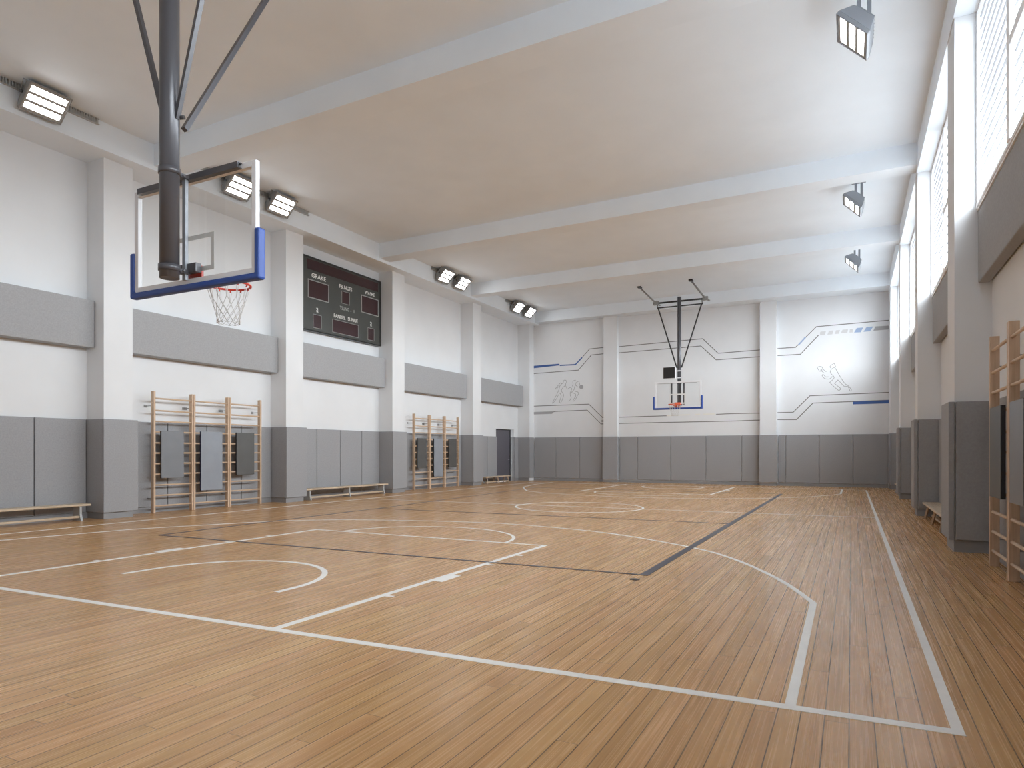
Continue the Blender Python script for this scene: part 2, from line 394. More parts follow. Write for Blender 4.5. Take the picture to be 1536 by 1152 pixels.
for a, b in FAR_P:
    base('baseboard_far', a - .005, b + .005, Y_FAR - .255, Y_FAR - .03, 0, .10)

# door
d = box(-14.50, -14.45, DY0 + .01, DY1 - .20, 0.01, DZ - .05).build('door_1', M['door'], kind=S, bevel=.006, loc=(-14.45, (DY0 + DY1) / 2, 0))
MB().box(-.06, .02, DY0 - d.location.y + .005, DY0 - d.location.y + .045, .01, DZ - .005).box(-.06, .02, DY1 - d.location.y - .19, DY1 - d.location.y - .13, .01, DZ - .005)\
    .box(-.06, .02, DY0 - d.location.y + .005, DY1 - d.location.y - .13, DZ - .05, DZ - .005).build('door_frame', M['black'], d)
MB().tube([(.0, .56, 1.02), (.05, .56, 1.02), (.055, .55, 1.02), (.055, .43, 1.02)], .011, 8).build('door_handle', M['steel'], d)
box(X_LEFT - .40, -14.52, DY1 - .125, DY1 - .001, 0.005, DZ - .001).build('trim_1', M['wall'], kind=S)
box(-14.515, X_LEFT + .058, DY1 - .012, DY1 - .001, 0.005, PAD_Z1).build('trim_3', M['pad'], kind=S)

# windows over the right wall
def window(n, y0, y1, mull):
    zb, zt = Z_SILL, 7.44
    w = empty('window_%d' % n, (1.56, (y0 + y1) / 2, zb)); w['kind'] = S
    a, b, h = y0 - w.location.y, y1 - w.location.y, zt - zb
    m = mull - w.location.y
    fr = MB()
    fr.box(-.03, .06, a, a + .05, 0, h).box(-.03, .06, b - .05, b, 0, h).box(-.03, .06, a + .05, b - .05, 0, .05).box(-.03, .06, a + .05, b - .05, h - .05, h)
    fr.box(-.04, .06, m - .075, m + .075, .05, h - .05)
    fr.box(-.035, .06, a + .05, m - .075, 1.07, 1.17)
    fr.build('window_frame', M['frame_white'], w, bevel=.006)
    MB().box(.040, .046, a + .04, b - .04, .04, h - .04).build('pane', M['glass'], w)
    e = MB(); z = .16
    while z < h - .06:
        for p, q in ((a + .05, m - .075), (m + .075, b - .05)):
            e.box(.010, .030, p, q, z, z + .015)
        z += .163
    e.build('slat_edge', M['slat_edge'], w)
    ld = bpy.data.lights.new('daylight_portal', 'AREA'); ld.shape = 'RECTANGLE'; ld.size = b - a; ld.size_y = h; ld.cycles.is_portal = True
    lo = bpy.data.objects.new('daylight_portal', ld); col.objects.link(lo)
    lo.matrix_world = Matrix(((0, 0, 1, 1.66), (1, 0, 0, (y0 + y1) / 2), (0, 1, 0, (zb + zt) / 2), (0, 0, 0, 1)))
    box(-.022, .15, a, b, -.035, 0).build('window_sill', M['frame_white'], w, bevel=.004)
for i in range(len(RIGHT_P) - 1):
    y0, y1 = RIGHT_P[i][1], RIGHT_P[i + 1][0]
    window(i + 1, y0 + .002, y1 - .002, y0 + (y1 - y0) * .57)
# small infill above the windows at the back corner
box(1.50, X_RIGHT, Y_BACK, RIGHT_P[0][0], Z_SILL, 7.44).build('trim_2', M['wall'], kind=S)

# ------------------------------------------------------------------ court markings, painted on the parquet
def ribbon(pts, w, closed=False, z0=0.0, z1=0.0022):
    P = [Vector((x, y)) for x, y in pts]; n = len(P); Lf, Rt = [], []
    for i in range(n):
        if closed: p, q = P[i - 1], P[(i + 1) % n]
        else: p, q = P[max(i - 1, 0)], P[min(i + 1, n - 1)]
        d1 = (P[i] - p).normalized() if (P[i] - p).length > 1e-6 else (q - P[i]).normalized()
        d2 = (q - P[i]).normalized() if (q - P[i]).length > 1e-6 else d1
        n1, n2 = Vector((-d1.y, d1.x)), Vector((-d2.y, d2.x))
        b = (n1 + n2).normalized(); k = w / 2 / max(b.dot(n1), .4)
        Lf.append(P[i] + b * k); Rt.append(P[i] - b * k)
    m = MB(); V = m.bm.verts.new
    tl = [V((v.x, v.y, z1)) for v in Lf]; tr = [V((v.x, v.y, z1)) for v in Rt]
    bl = [V((v.x, v.y, z0)) for v in Lf]; br = [V((v.x, v.y, z0)) for v in Rt]
    for i in range(n if closed else n - 1):
        j = (i + 1) % n
        m.bm.faces.new((tl[i], tr[i], tr[j], tl[j])); m.bm.faces.new((tl[i], tl[j], bl[j], bl[i])); m.bm.faces.new((tr[j], tr[i], br[i], br[j]))
    return m
mark_n = [0]
def mark(name, pts, w, mat='line', closed=False, z1=0.0022):
    mark_n[0] += 1; z1 += .00003 * mark_n[0]
    o = ribbon(pts, w, closed, 0, z1).build(name, M[mat], floor); o['kind'] = S; return o
def smooth(P, k=8):
    out = []
    for i in range(len(P) - 1):
        p0, p1, p2, p3 = P[max(i - 1, 0)], P[i], P[i + 1], P[min(i + 2, len(P) - 1)]
        for s in range(k):
            t = s / k
            out.append(tuple(.5 * (2 * p1[c] + (p2[c] - p0[c]) * t + (2 * p0[c] - 5 * p1[c] + 4 * p2[c] - p3[c]) * t * t + (3 * p1[c] - p0[c] - 3 * p2[c] + p3[c]) * t ** 3) for c in (0, 1)))
    out.append(P[-1]); return out
def arc(cx, cy, rx, ry, a0, a1, n=40): return [(cx + rx * math.cos(math.radians(a0 + (a1 - a0) * i / n)), cy + ry * math.sin(math.radians(a0 + (a1 - a0) * i / n))) for i in range(n + 1)]
YM = 15.58                                   # middle of the court
mir = lambda P: [(x, 2 * YM - y) for x, y in P]
XS0, XS1 = -12.78, 0.475                     # side lines
bl = lambda x: 3.965 + .0323 * (x - .448)    # the near end line
mark('court_line', [(-14.0, bl(-14.0)), (XS1 + .0275, bl(XS1))], .075)
mark('court_line', [(XS1, bl(XS1) + .03), (XS1, 27.12)], .055)
mark('court_line', [(XS0, bl(XS0)), (XS0, 27.12)], .055)
mark('court_line', [(XS0 - .03, 27.15), (XS1 + .03, 27.15)], .06)
mark('court_line', [(XS0, 15.60), (-8.0, 15.72), (XS1, 15.99)], .055)
tp = [(-12.0, bl(-12.0)), (-11.96, 5.5), (-11.5, 7.6), (-10.40, 9.6), (-9.757, 10.25), (-8.893, 10.75), (-7.3, 11.25), (-5.737, 11.40), (-3.82, 10.95), (-2.155, 9.9), (-1.366, 9.03), (-.698, 7.79), (-.312, 6.74)]
tp3 = tp[:2] + smooth(tp[2:]) + [(-.30, bl(-.3))]
mark('court_arc', tp3, .058, z1=.0026); mark('court_arc', mir(tp3), .06, z1=.0026)
XK0, XK1, YK = -8.53, -4.055, 9.04
for f in (lambda P: P, mir):
    mark('court_line', f([(XK0, bl(XK0)), (XK0, YK - .03)]), .075)
    mark('court_line', f([(XK1, bl(XK1)), (XK1, YK - .03)]), .075)
    mark('court_line', f([(XK0 - .037, YK), (XK1 + .037, YK)]), .06)
    mark('court_arc', f(arc(-6.33, YK, 1.60, 1.44, 0, 180)), .055)
    mark('court_arc', f([(-5.09, 4.84)] + arc(-6.25, 5.05, 1.16, 1.19, 5, 175) + [(-7.43, 4.77)]), .065)
    for xk, s in ((XK1, 1), (XK0, -1)):
        for y in (5.2, 7.2, 8.03): mark('court_line', f([(xk + s * .037, y), (xk + s * .13, y)]), .055)
        mark('court_line', f([(xk + s * .085, 6.02), (xk + s * .085, 6.42)]), .12)
mark('court_arc', arc(-6.12, 15.72, 1.60, 1.52, 0, 354, 59), .055, closed=True)
# volleyball court in dark paint
mark('volleyball_line', [(-2.09, 7.40), (-2.05, 23.5)], .10, 'dark_line', z1=.0030)
mark('volleyball_line', [(-10.30, 7.25), (-2.04, 7.40)], .05, 'dark_line', z1=.0030)
mark('volleyball_line', [(-10.30, 7.25), (-10.36, 13.6), (-10.9, 23.3)], .05, 'dark_line', z1=.0030)
mark('volleyball_line', [(-10.33, 13.09), (-2.09, 13.39)], .05, 'dark_line', z1=.0030)
mark('volleyball_line', [(-10.9, 23.3), (-2.05, 23.5)], .05, 'dark_line', z1=.0030)
sk = MB(); sk.tube([(0, 0, 0), (0, 0, .004)], .055, 24)
so = sk.build('floor_socket', M['black'], loc=None); so.location = (-2.11, 7.10, 0)
tag(so, 'small round dark cover of a post socket beside the volleyball corner', 'floor socket')
MB().tube([(0, 0, .004), (0, 0, .007)], .032, 20).build('socket_cap', M['dark_steel'], so)

# ------------------------------------------------------------------ mural on the far wall
def wall_ribbon(name, pts, w, mat, closed=False):
    m = ribbon(pts, w, closed, 0, .003)
    m.move(Matrix(((1, 0, 0, 0), (0, 0, -1, Y_FAR), (0, 1, 0, 0), (0, 0, 0, 1))))
    o = m.build(name, M[mat], wall_far); o['kind'] = S
def wall_patch(name, pts, mat):
    m = MB(); m.hull([(x, Y_FAR, z) for x, z in pts], [(x, Y_FAR - .004, z) for x, z in pts])
    o = m.build(name, M[mat], wall_far); o['kind'] = S
for p in MURAL['line']: wall_ribbon('mural_line', p, .030, 'mural_line')
for p in MURAL['blue_line']: wall_ribbon('mural_line', p, .055, 'mural_blue')
for p in MURAL['figure']: wall_ribbon('mural_figure', smooth(p, 4), .020, 'mural_figure')
for k, mt in (('blue', 'mural_blue'), ('blue_pale', 'mural_pale_blue'), ('grey', 'mural_grey'), ('pale', 'mural_pale'), ('cream', 'mural_cream')):
    for p in MURAL[k]: wall_patch('mural_band', p, mt)
for p in MURAL['ball']: wall_patch('mural_ball', p, 'mural_grey')

# ================================================================== WALL PADS
def pad_row(axis, plane, t, edges, label, group):
    for k in range(len(edges) - 1):
        a, b = edges[k] + .009, edges[k + 1] - .009
        lab = label(k)
        if axis == 'x':
            x0, x1 = sorted((plane, plane + t))
            thing_box('wall_pad', M['pad'], lab, 'wall pad', group, x0, x1, a, b, PAD_Z0, PAD_Z1)
        else:
            thing_box('wall_pad', M['pad'], lab, 'wall pad', group, a, b, plane - t, plane, PAD_Z0, PAD_Z1)
gl = 'wall pads along the left wall'
pad_row('x', X_LEFT, .06, [6.40, 7.40, 8.40], lambda k: 'grey wall pad before the nearest left pillar, ' + ('behind the bench, cut by the frame' if k == 0 else 'behind the end of the bench'), gl)
pad_row('x', X_LEFT, .06, [9.20, 10.26, 11.32, 12.38, 13.38], lambda k: 'grey wall pad behind nearest left wall bars, %s beyond the pillar' % ORD[k], gl)
pad_row('x', X_LEFT, .06, [14.20, 15.15, 16.18, 17.21, 18.12], lambda k: 'grey wall pad behind the bench under the scoreboard, %s from left' % ORD[k], gl)
pad_row('x', X_LEFT, .06, [18.98, 20.1, 21.22, 22.34, 23.46], lambda k: 'grey wall pad behind the farther left wall bars, %s from left' % ORD[k], gl)
pad_row('x', X_LEFT, .06, [24.30, 25.65, 26.55], lambda k: 'grey wall pad behind the farthest left bench, ' + ('against the fourth pillar' if k == 0 else 'against the door'), gl)
pad_row('x', X_LEFT, .06, [28.34, 28.72], lambda k: 'narrow grey wall pad between the door and the corner pillar', gl)
gf = 'wall pads along the far wall'
far_edges = [[-13.66, -12.52, -11.33, -10.13], [-9.39, -8.55, -7.06, -5.55, -4.09, -3.40], [-2.66, -2.38, -1.14, .058, 1.265]]
for e, where in zip(far_edges, ('far wall bay with two painted players', 'far wall bay behind the basket', 'far wall bay with painted lunging player')):
    pad_row('y', Y_FAR, .05, e, lambda k: 'grey wall pad, %s from left in %s' % (ORD[k], where), gf)
gr = 'wall pads along the right wall'
for i, e in ((1, [6.25, 7.4, 8.6, 9.8, 10.98]), (2, [11.98, 13.2, 14.4, 15.6, 16.78]), (3, [17.62, 18.8, 20.0, 21.2, 22.5]), (4, [23.25, 24.4, 25.6, 26.8, 28.02])):
    where = {1: 'behind the right wall bars', 2: 'beside the right bench', 3: 'between second and third right pillars', 4: 'beside the small bench in the far right corner'}[i]
    pad_row('x', X_RIGHT, -.05, e, lambda k: 'grey wall pad %s, %s one going away' % (where, ORD[k]), gr)

# pads wrapped round the pillars
def pillar_pad(label, group, x0, x1, y0, y1, front, ny, z0=PAD_Z0, z1=PAD_Z1, tf=.05, ts=.03):
    """front: 'x+' (left wall), 'x-' (right wall) or 'y-' (far wall); a front panel and two side panels."""
    r = empty('pillar_pad', ((x0 + x1) / 2, (y0 + y1) / 2, z0), label, 'pillar pad', group)
    ox, oy = r.location.x, r.location.y; h = z1 - z0
    def b(n, a, c, e, f): return box(a - ox, c - ox, e - oy, f - oy, 0, h).build(n, M['pad'], r, bevel=.010)
    if front == 'x+':
        b('front_panel', x1 + .002, x1 + tf, y0 - ts, y1 + .09)
        b('side_panel', x0 + .003, x1, y0 - ts, y0 - .002)
        b('side_panel', x0 + .003, x1, y1 + .002, y1 + .09)
    elif front == 'x-':
        b('front_panel', x0 - tf, x0 - .002, y0 - ts, y1 + ts)
        b('side_panel', x0 + .012, x1 - .003, y0 - ts, y0 - .002)
        b('side_panel', x0 + .012, x1 - .003, y1 + .002, y1 + ts)
    else:
        b('front_panel', x0 - ts, x1 + ts, y0 - tf, y0 - .002)
        b('side_panel', x0 - ts, x0 - .002, y0, y1 - .003)
        b('side_panel', x1 + .002, x1 + ts, y0, y1 - .003)
lp = ['', 'grey pad wrapped round the nearest left pillar beside the bench', 'grey pad wrapped round the left pillar between near wall bars and scoreboard',
      'grey pad wrapped round the left pillar just beyond the scoreboard', 'grey pad wrapped round the left pillar before the door']
for i in range(1, 5):
    a, b = LEFT_P[i]
    pillar_pad(lp[i], 'pads round the left pillars', X_LEFT, -13.75, a, b, 'x+', 0)
a, b = LEFT_P[5]
cp = empty('pillar_pad', (-13.9, a, PAD_Z0), 'grey pad round the corner pillar between the door and far wall', 'pillar pad', 'pads round the left pillars')
box(-.425, .195, -.03, -.002, 0, PAD_Z1 - PAD_Z0).build('side_panel', M['pad'], cp, bevel=.01)
box(.202, .225, -.03, Y_FAR - a - .055, 0, PAD_Z1 - PAD_Z0).build('front_panel', M['pad'], cp, bevel=.01)
rp = {2: 'dark grey pad round the nearest right pillar beside the wall bars', 3: 'dark grey pad round the second right pillar behind the bench',
      4: 'dark grey pad round the third right pillar, farther than the bench'}
for i in (2, 3, 4):
    a, b = RIGHT_P[i]
    pillar_pad(rp[i], 'pads round the right pillars', 1.28, X_RIGHT, a, b, 'x-', 0, z0=.17, z1=2.09, tf=.075, ts=.05)
a, b = RIGHT_P[5]
cp = empty('pillar_pad', (1.5, a, PAD_Z0), 'grey pad round the corner pillar at the far right', 'pillar pad', 'pads round the right pillars')
box(-.21, .205, -.03, -.002, 0.04, PAD_Z1 - PAD_Z0).build('side_panel', M['pad'], cp, bevel=.01)
box(-.245, -.222, -.03, Y_FAR - a - .055, 0.04, PAD_Z1 - PAD_Z0).build('front_panel', M['pad'], cp, bevel=.01)
for (a, b), lab in zip(FAR_P, ('grey pad round the far wall pillar left of the far basket', 'grey pad round the far wall pillar right of the far basket')):
    pillar_pad(lab, 'pads round the far wall pillars', a, b, Y_FAR - .25, Y_FAR - .05, 'y-', 0)

# long grey acoustic panels high on the side walls
def felt_panel(lab, group, x0, x1, y0, y1, z0, z1, xw):
    r = empty('acoustic_panel', ((x0 + x1) / 2, (y0 + y1) / 2, z0), lab, 'acoustic panel', group)
    w, d, h = (x1 - x0) / 2, (y1 - y0) / 2, z1 - z0
    box(-w, w, -d, d, 0, h).build('panel_board', M['panel'], r, bevel=.014)
    s = -1 if xw < x0 else 1
    for z in (.2, h - .25):
        a, c = sorted((s * w, s * (w + .019)))
        box(a, c, -d + .3, d - .3, z, z + .05).build('mounting_batten', M['bar_wood'], r)
UL = [(4.1, 8.43, 'long grey felt panel high on left wall before the nearest pillar'), (9.07, 13.41, 'long grey felt panel above the nearest left wall bars'),
      (14.07, 18.14, 'long grey felt panel directly below the scoreboard'), (18.84, 23.49, 'long grey felt panel above the farther left wall bars'),
      (24.18, 28.75, 'long grey felt panel above the door on the left wall')]
for a, b, lab in UL:
    felt_panel(lab, 'felt panels on the left wall', X_LEFT + .02, -14.03, a + .01, b - .01, 3.55, 4.535, X_LEFT)
UR = [(6.1, 11.08, 'long dark grey felt panel under the nearest window above right wall bars'), (11.80, 16.86, 'long dark grey felt panel under window between first and second right pillars'),
      (17.47, 22.58, 'long dark grey felt panel under window between second and third right pillars'), (23.08, 28.10, 'long dark grey felt panel under the farthest right window')]
for a, b, lab in UR:
    felt_panel(lab, 'felt panels on the right wall', 1.552, X_RIGHT - .02, a + .01, b - .01, 3.71, 4.698, X_RIGHT)

# ================================================================== WALL BARS
RZ = [2.60, 2.325, 2.08, 1.84, 1.59, 1.36, 1.12, .88, .635, .395, .16]
def wall_bars(label, group, x_wall, s, y0, W=1.02, gap=.23, depth=.10, hgt=2.76, dz=0.0):
    """s=+1: on the left wall, reaching towards +x."""
    r = empty('wall_bars', (x_wall, y0 + W / 2, 0), label, 'wall bars', group)
    xb, xf = s * gap, s * (gap + depth)
    lo, hi = min(xb, xf), max(xb, xf)
    for y in (-W / 2 + .0225, W / 2 - .0225):
        post = box(-depth / 2, depth / 2, -.0225, .0225, 0, hgt).build('post', M['bar_wood'], r, bevel=.005)
        post.location = ((lo + hi) / 2, y, 0)
    for z in RZ:
        m = MB(); m.tube([(0, -W / 2 + .045, 0), (0, W / 2 - .045, 0)], .0185, 12)
        o = m.build('rung', M['rung_wood'], r); o.location = (xf - s * .032, 0, z + dz)
    for z in (2.43, .33):
        for y in (-W / 2 + .0225, W / 2 - .0225):
            m = MB(); m.tube([(s * .0, y, 0), (xb, y, 0)], .009, 8)
            m.box(min(0, s * .012), max(0, s * .012), y - .035, y + .035, -.03, .03)
            o = m.build('wall_bracket', M['fixture'], r); o.location = (0, 0, z)
    return r
def hung_board(label, x_front, s, y0, y1, z0, z1, mat, edge, th=.048, dz=0.0):
    r = empty('incline_board', (x_front - s * th / 2, (y0 + y1) / 2, z0), label, 'incline board', 'boards hung on the wall bars')
    w, h = (y1 - y0) / 2, z1 - z0
    a, b = s * th / 2, s * (th / 2 - .010)
    box(min(a, b), max(a, b), -w, w, 0, h).build('board_face', M[mat], r, bevel=.004)
    a, b = s * (th / 2 - .011), -s * th / 2
    box(min(a, b), max(a, b), -w, w, 0, h).build('board_core', M[edge], r, bevel=.003)
    zr = 1.84 + dz + .0235 - z0
    c = -s * (th / 2)
    for y in (-w * .6, w * .6):
        hk = MB(); hk.bar((c, y, zr), (c - s * .055, y, zr), .03, .006); hk.bar((c - s * .052, y, zr + .003), (c - s * .052, y, zr - .03), .03, .006, up=(s, 0, 0))
        hk.build('hook', M['steel'], r)
gb1, gb2, gb3 = 'near wall bars on the left wall', 'far wall bars on the left wall', 'wall bars on the right wall'
for k, y in enumerate((9.72, 10.75, 11.78)):
    wall_bars('pale wooden wall bars nearest on left wall, %s section, %s board on it' % (('left', 'middle', 'right')[k], ('mid grey', 'long pale', 'short dark')[k]), gb1, X_LEFT, 1, y)
for k, y in enumerate((19.78, 20.80, 21.82)):
    wall_bars('pale wooden wall bars beyond scoreboard, %s section with %s board' % (('left', 'middle', 'right')[k], ('short dark', 'long pale', 'short dark')[k]), gb2, X_LEFT, 1, y, W=1.015)
wall_bars('wooden wall bars by nearest right pillar, farther section', gb3, X_RIGHT, -1, 8.86, W=1.075, gap=.105, dz=.03, hgt=2.80)
wall_bars('wooden wall bars at right frame edge, nearer section', gb3, X_RIGHT, -1, 7.77, W=1.075, gap=.105, dz=.03, hgt=2.80)
XF = -13.958
hung_board('mid grey board hung on left section of nearest left wall bars', XF, 1, 9.88, 10.45, .79, 1.865, 'slab', 'slab_edge')
hung_board('long pale grey board with navy edge, middle of nearest left wall bars', XF, 1, 10.915, 11.525, .455, 1.88, 'slab_pale', 'slab_navy')
hung_board('short dark grey board on right section of nearest left wall bars', XF, 1, 11.96, 12.52, .80, 1.88, 'slab_dark', 'slab_edge')
hung_board('short dark board on left section of farther left wall bars', XF, 1, 19.92, 20.48, .79, 1.88, 'slab_dark', 'slab_edge')
hung_board('long pale grey board in middle of farther left wall bars', XF, 1, 20.98, 21.59, .455, 1.885, 'slab_pale', 'slab_edge')
hung_board('short dark board on right section of farther left wall bars', XF, 1, 22.04, 22.58, .78, 1.885, 'slab_dark', 'slab_edge')
hung_board('dark board seen edge on, right wall bars by the pillar', 1.462, -1, 8.98, 9.62, .87, 1.91, 'slab_dark', 'slab_edge', dz=.03)
hung_board('grey board on nearer right wall bars, cut by frame edge', 1.462, -1, 7.90, 8.50, .87, 1.91, 'slab', 'slab_edge', dz=.03)

# ================================================================== BENCHES
def bench(label, x, y0, y1, w, zt=.335, style='panel', s=1, legs=3, inset=.18):
    r = empty('gym_bench', (x, (y0 + y1) / 2, 0), label, 'bench', 'low wooden gym benches')
    L = (y1 - y0) / 2
    box(-w / 2, w / 2, -L, L, zt - .042, zt).build('seat', M['bench_wood'], r, bevel=.008)
    ys = [-L + inset + (2 * L - 2 * inset) * i / (legs - 1) for i in range(legs)]
    for y in ys:
        m = MB()
        if style == 'panel':
            a, b = w * .36, w * .50
            m.hull([(-b, y - .02, 0), (b, y - .02, 0), (b, y + .02, 0), (-b, y + .02, 0)], [(-a, y - .02, .13), (a, y - .02, .13), (a, y + .02, .13), (-a, y + .02, .13)])
            m.hull([(-a, y - .02, .13), (a, y - .02, .13), (a, y + .02, .13), (-a, y + .02, .13)], [(-a, y - .02, zt - .042), (a, y - .02, zt - .042), (a, y + .02, zt - .042), (-a, y + .02, zt - .042)])
            m.build('leg', M['bench_leg'], r)
        else:
            for q in (-1, 1):
                m = MB(); m.bar((q * w * .28, y - .01, zt - .042), (q * w * .47, y + .05 * (1 if y < 0 else -1) * -1, 0), .03, .045)
                m.build('leg', M['leg_wood'], r)
    zz = .055
    for i in range(legs - 1):
        a, b = ys[i] + .022, ys[i + 1] - .022
        off = w * .25 if style == 'panel' else 0.0
        box(s * off - .035, s * off + .035, a, b, zz, zz + .045).build('stretcher', M['bench_wood'], r, bevel=.008)
bench('low wooden bench before the nearest left pillar, cut by frame edge', -13.98, 4.6, 8.23, .30)
bench('low wooden bench with grey legs under the scoreboard', -13.91, 14.20, 17.93, .32, zt=.33)
bench('small wooden bench with splayed legs standing before the door', -13.90, 24.62, 26.88, .30, zt=.315, style='rod')
bench('wooden bench with splayed legs half hidden behind nearest right pillar', 1.505, 13.05, 16.72, .30, zt=.32, style='rod', s=-1, legs=3, inset=.55)
bench('small pale bench in far right corner behind third pillar', 1.47, 24.0, 26.2, .32, zt=.32, s=-1)

# ================================================================== SCOREBOARD
def text_mesh(s, name, mat, parent, y0, y1, z0, z1, x, bold=.03):
    cu = bpy.data.curves.new('lettering', 'FONT'); cu.body = s; cu.offset = bold; cu.extrude = .02; cu.resolution_u = 3
    to = bpy.data.objects.new('lettering_source', cu); col.objects.link(to)
    bpy.context.view_layer.update()
    me = bpy.data.meshes.new_from_object(to.evaluated_get(bpy.context.evaluated_depsgraph_get()))
    bpy.data.objects.remove(to); bpy.data.curves.remove(cu)
    xs = [v.co.x for v in me.vertices]; ys = [v.co.y for v in me.vertices]
    ax, bx, ay, by = min(xs), max(xs), min(ys), max(ys)
    for v in me.vertices:
        v.co = (x + (v.co.z + .02) * .1, y0 + (v.co.x - ax) / (bx - ax) * (y1 - y0), z0 + (v.co.y - ay) / (by - ay) * (z1 - z0))
    me.name = name; me.materials.append(M[mat])
    o = bpy.data.objects.new(name, me); col.objects.link(o); o.parent = parent
    return o
SY, SZ = 16.10, 4.94
sb = empty('scoreboard', (X_LEFT + .02, SY, SZ), 'dark grey scoreboard with maroon displays high on the left wall', 'scoreboard')
for z in (.4, 1.6): box(-.019, 0, -1.6, 1.6, z, z + .06).build('wall_mount', M['steel'], sb)
box(0, .165, 14.15 - SY, 18.05 - SY, 0, 2.19).build('casing', M['score_edge'], sb, bevel=.01)
MB().box(.165, .178, 14.22 - SY, 17.93 - SY, .03, 2.12).box(.178, .20, 14.22 - SY, 17.93 - SY, .03, .075).box(.178, .185, 14.22 - SY, 17.93 - SY, 2.09, 2.12).build('front_plate', M['score_body'], sb)
for (y0, y1, z0, z1), trim in (((14.60, 17.86, 6.735, 7.045), 0), ((14.655, 15.475, 5.925, 6.42), 1), ((17.03, 17.855, 5.93, 6.445), 1), ((16.087, 16.435, 6.02, 6.385), .5),
                              ((14.849, 15.178, 5.06, 5.44), .5), ((15.67, 16.849, 5.058, 5.44), .5), ((17.341, 17.646, 5.067, 5.45), .5)):
    dsp = box(.178, .184, y0 - SY, y1 - SY, z0 - SZ, z1 - SZ).build('display', M['score_glass'], sb)
    if trim:
        w = .026 if trim == 1 else .013
        t = MB(); a, b, c, e = y0 - SY, y1 - SY, z0 - SZ, z1 - SZ
        t.box(.178, .188, a - w, a, c - w, e + w).box(.178, .188, b, b + w, c - w, e + w).box(.178, .188, a, b, c - w, c).box(.178, .188, a, b, e, e + w)
        t.build('display_trim', M['score_trim'], dsp)
for s, y0, y1, z0, z1, mt in (('GRAKE', 14.785, 15.375, 6.515, 6.65, 'score_text'), ('FBLNGES', 15.97, 16.56, 6.465, 6.585, 'score_text'), ('WASME', 17.183, 17.69, 6.535, 6.645, 'score_text'),
                              ('2', 14.975, 15.06, 5.57, 5.66, 'score_text'), ('TSUNG', 16.0, 16.42, 5.805, 5.915, 'score_text_dim'), ('- 1', 16.47, 16.67, 5.805, 5.905, 'score_trim'),
                              ('EANREL', 15.73, 16.25, 5.515, 5.625, 'score_text'), ('SUNUE', 16.37, 16.84, 5.52, 5.63, 'score_text'), ('2', 17.455, 17.545, 5.575, 5.67, 'score_text')):
    text_mesh(s, 'lettering', mt, sb, y0 - SY, y1 - SY, z0 - SZ, z1 - SZ, .178, .018 if len(s) < 3 else .008)
for y in (15.017, 17.50):
    MB().hull([(.178, y - .045 - SY, 5.53 - SZ), (.178, y + .045 - SY, 5.53 - SZ), (.178, y - SY, 5.575 - SZ)],
              [(.183, y - .045 - SY, 5.53 - SZ), (.183, y + .045 - SY, 5.53 - SZ), (.183, y - SY, 5.575 - SZ)]).build('arrow_mark', M['score_text'], sb)

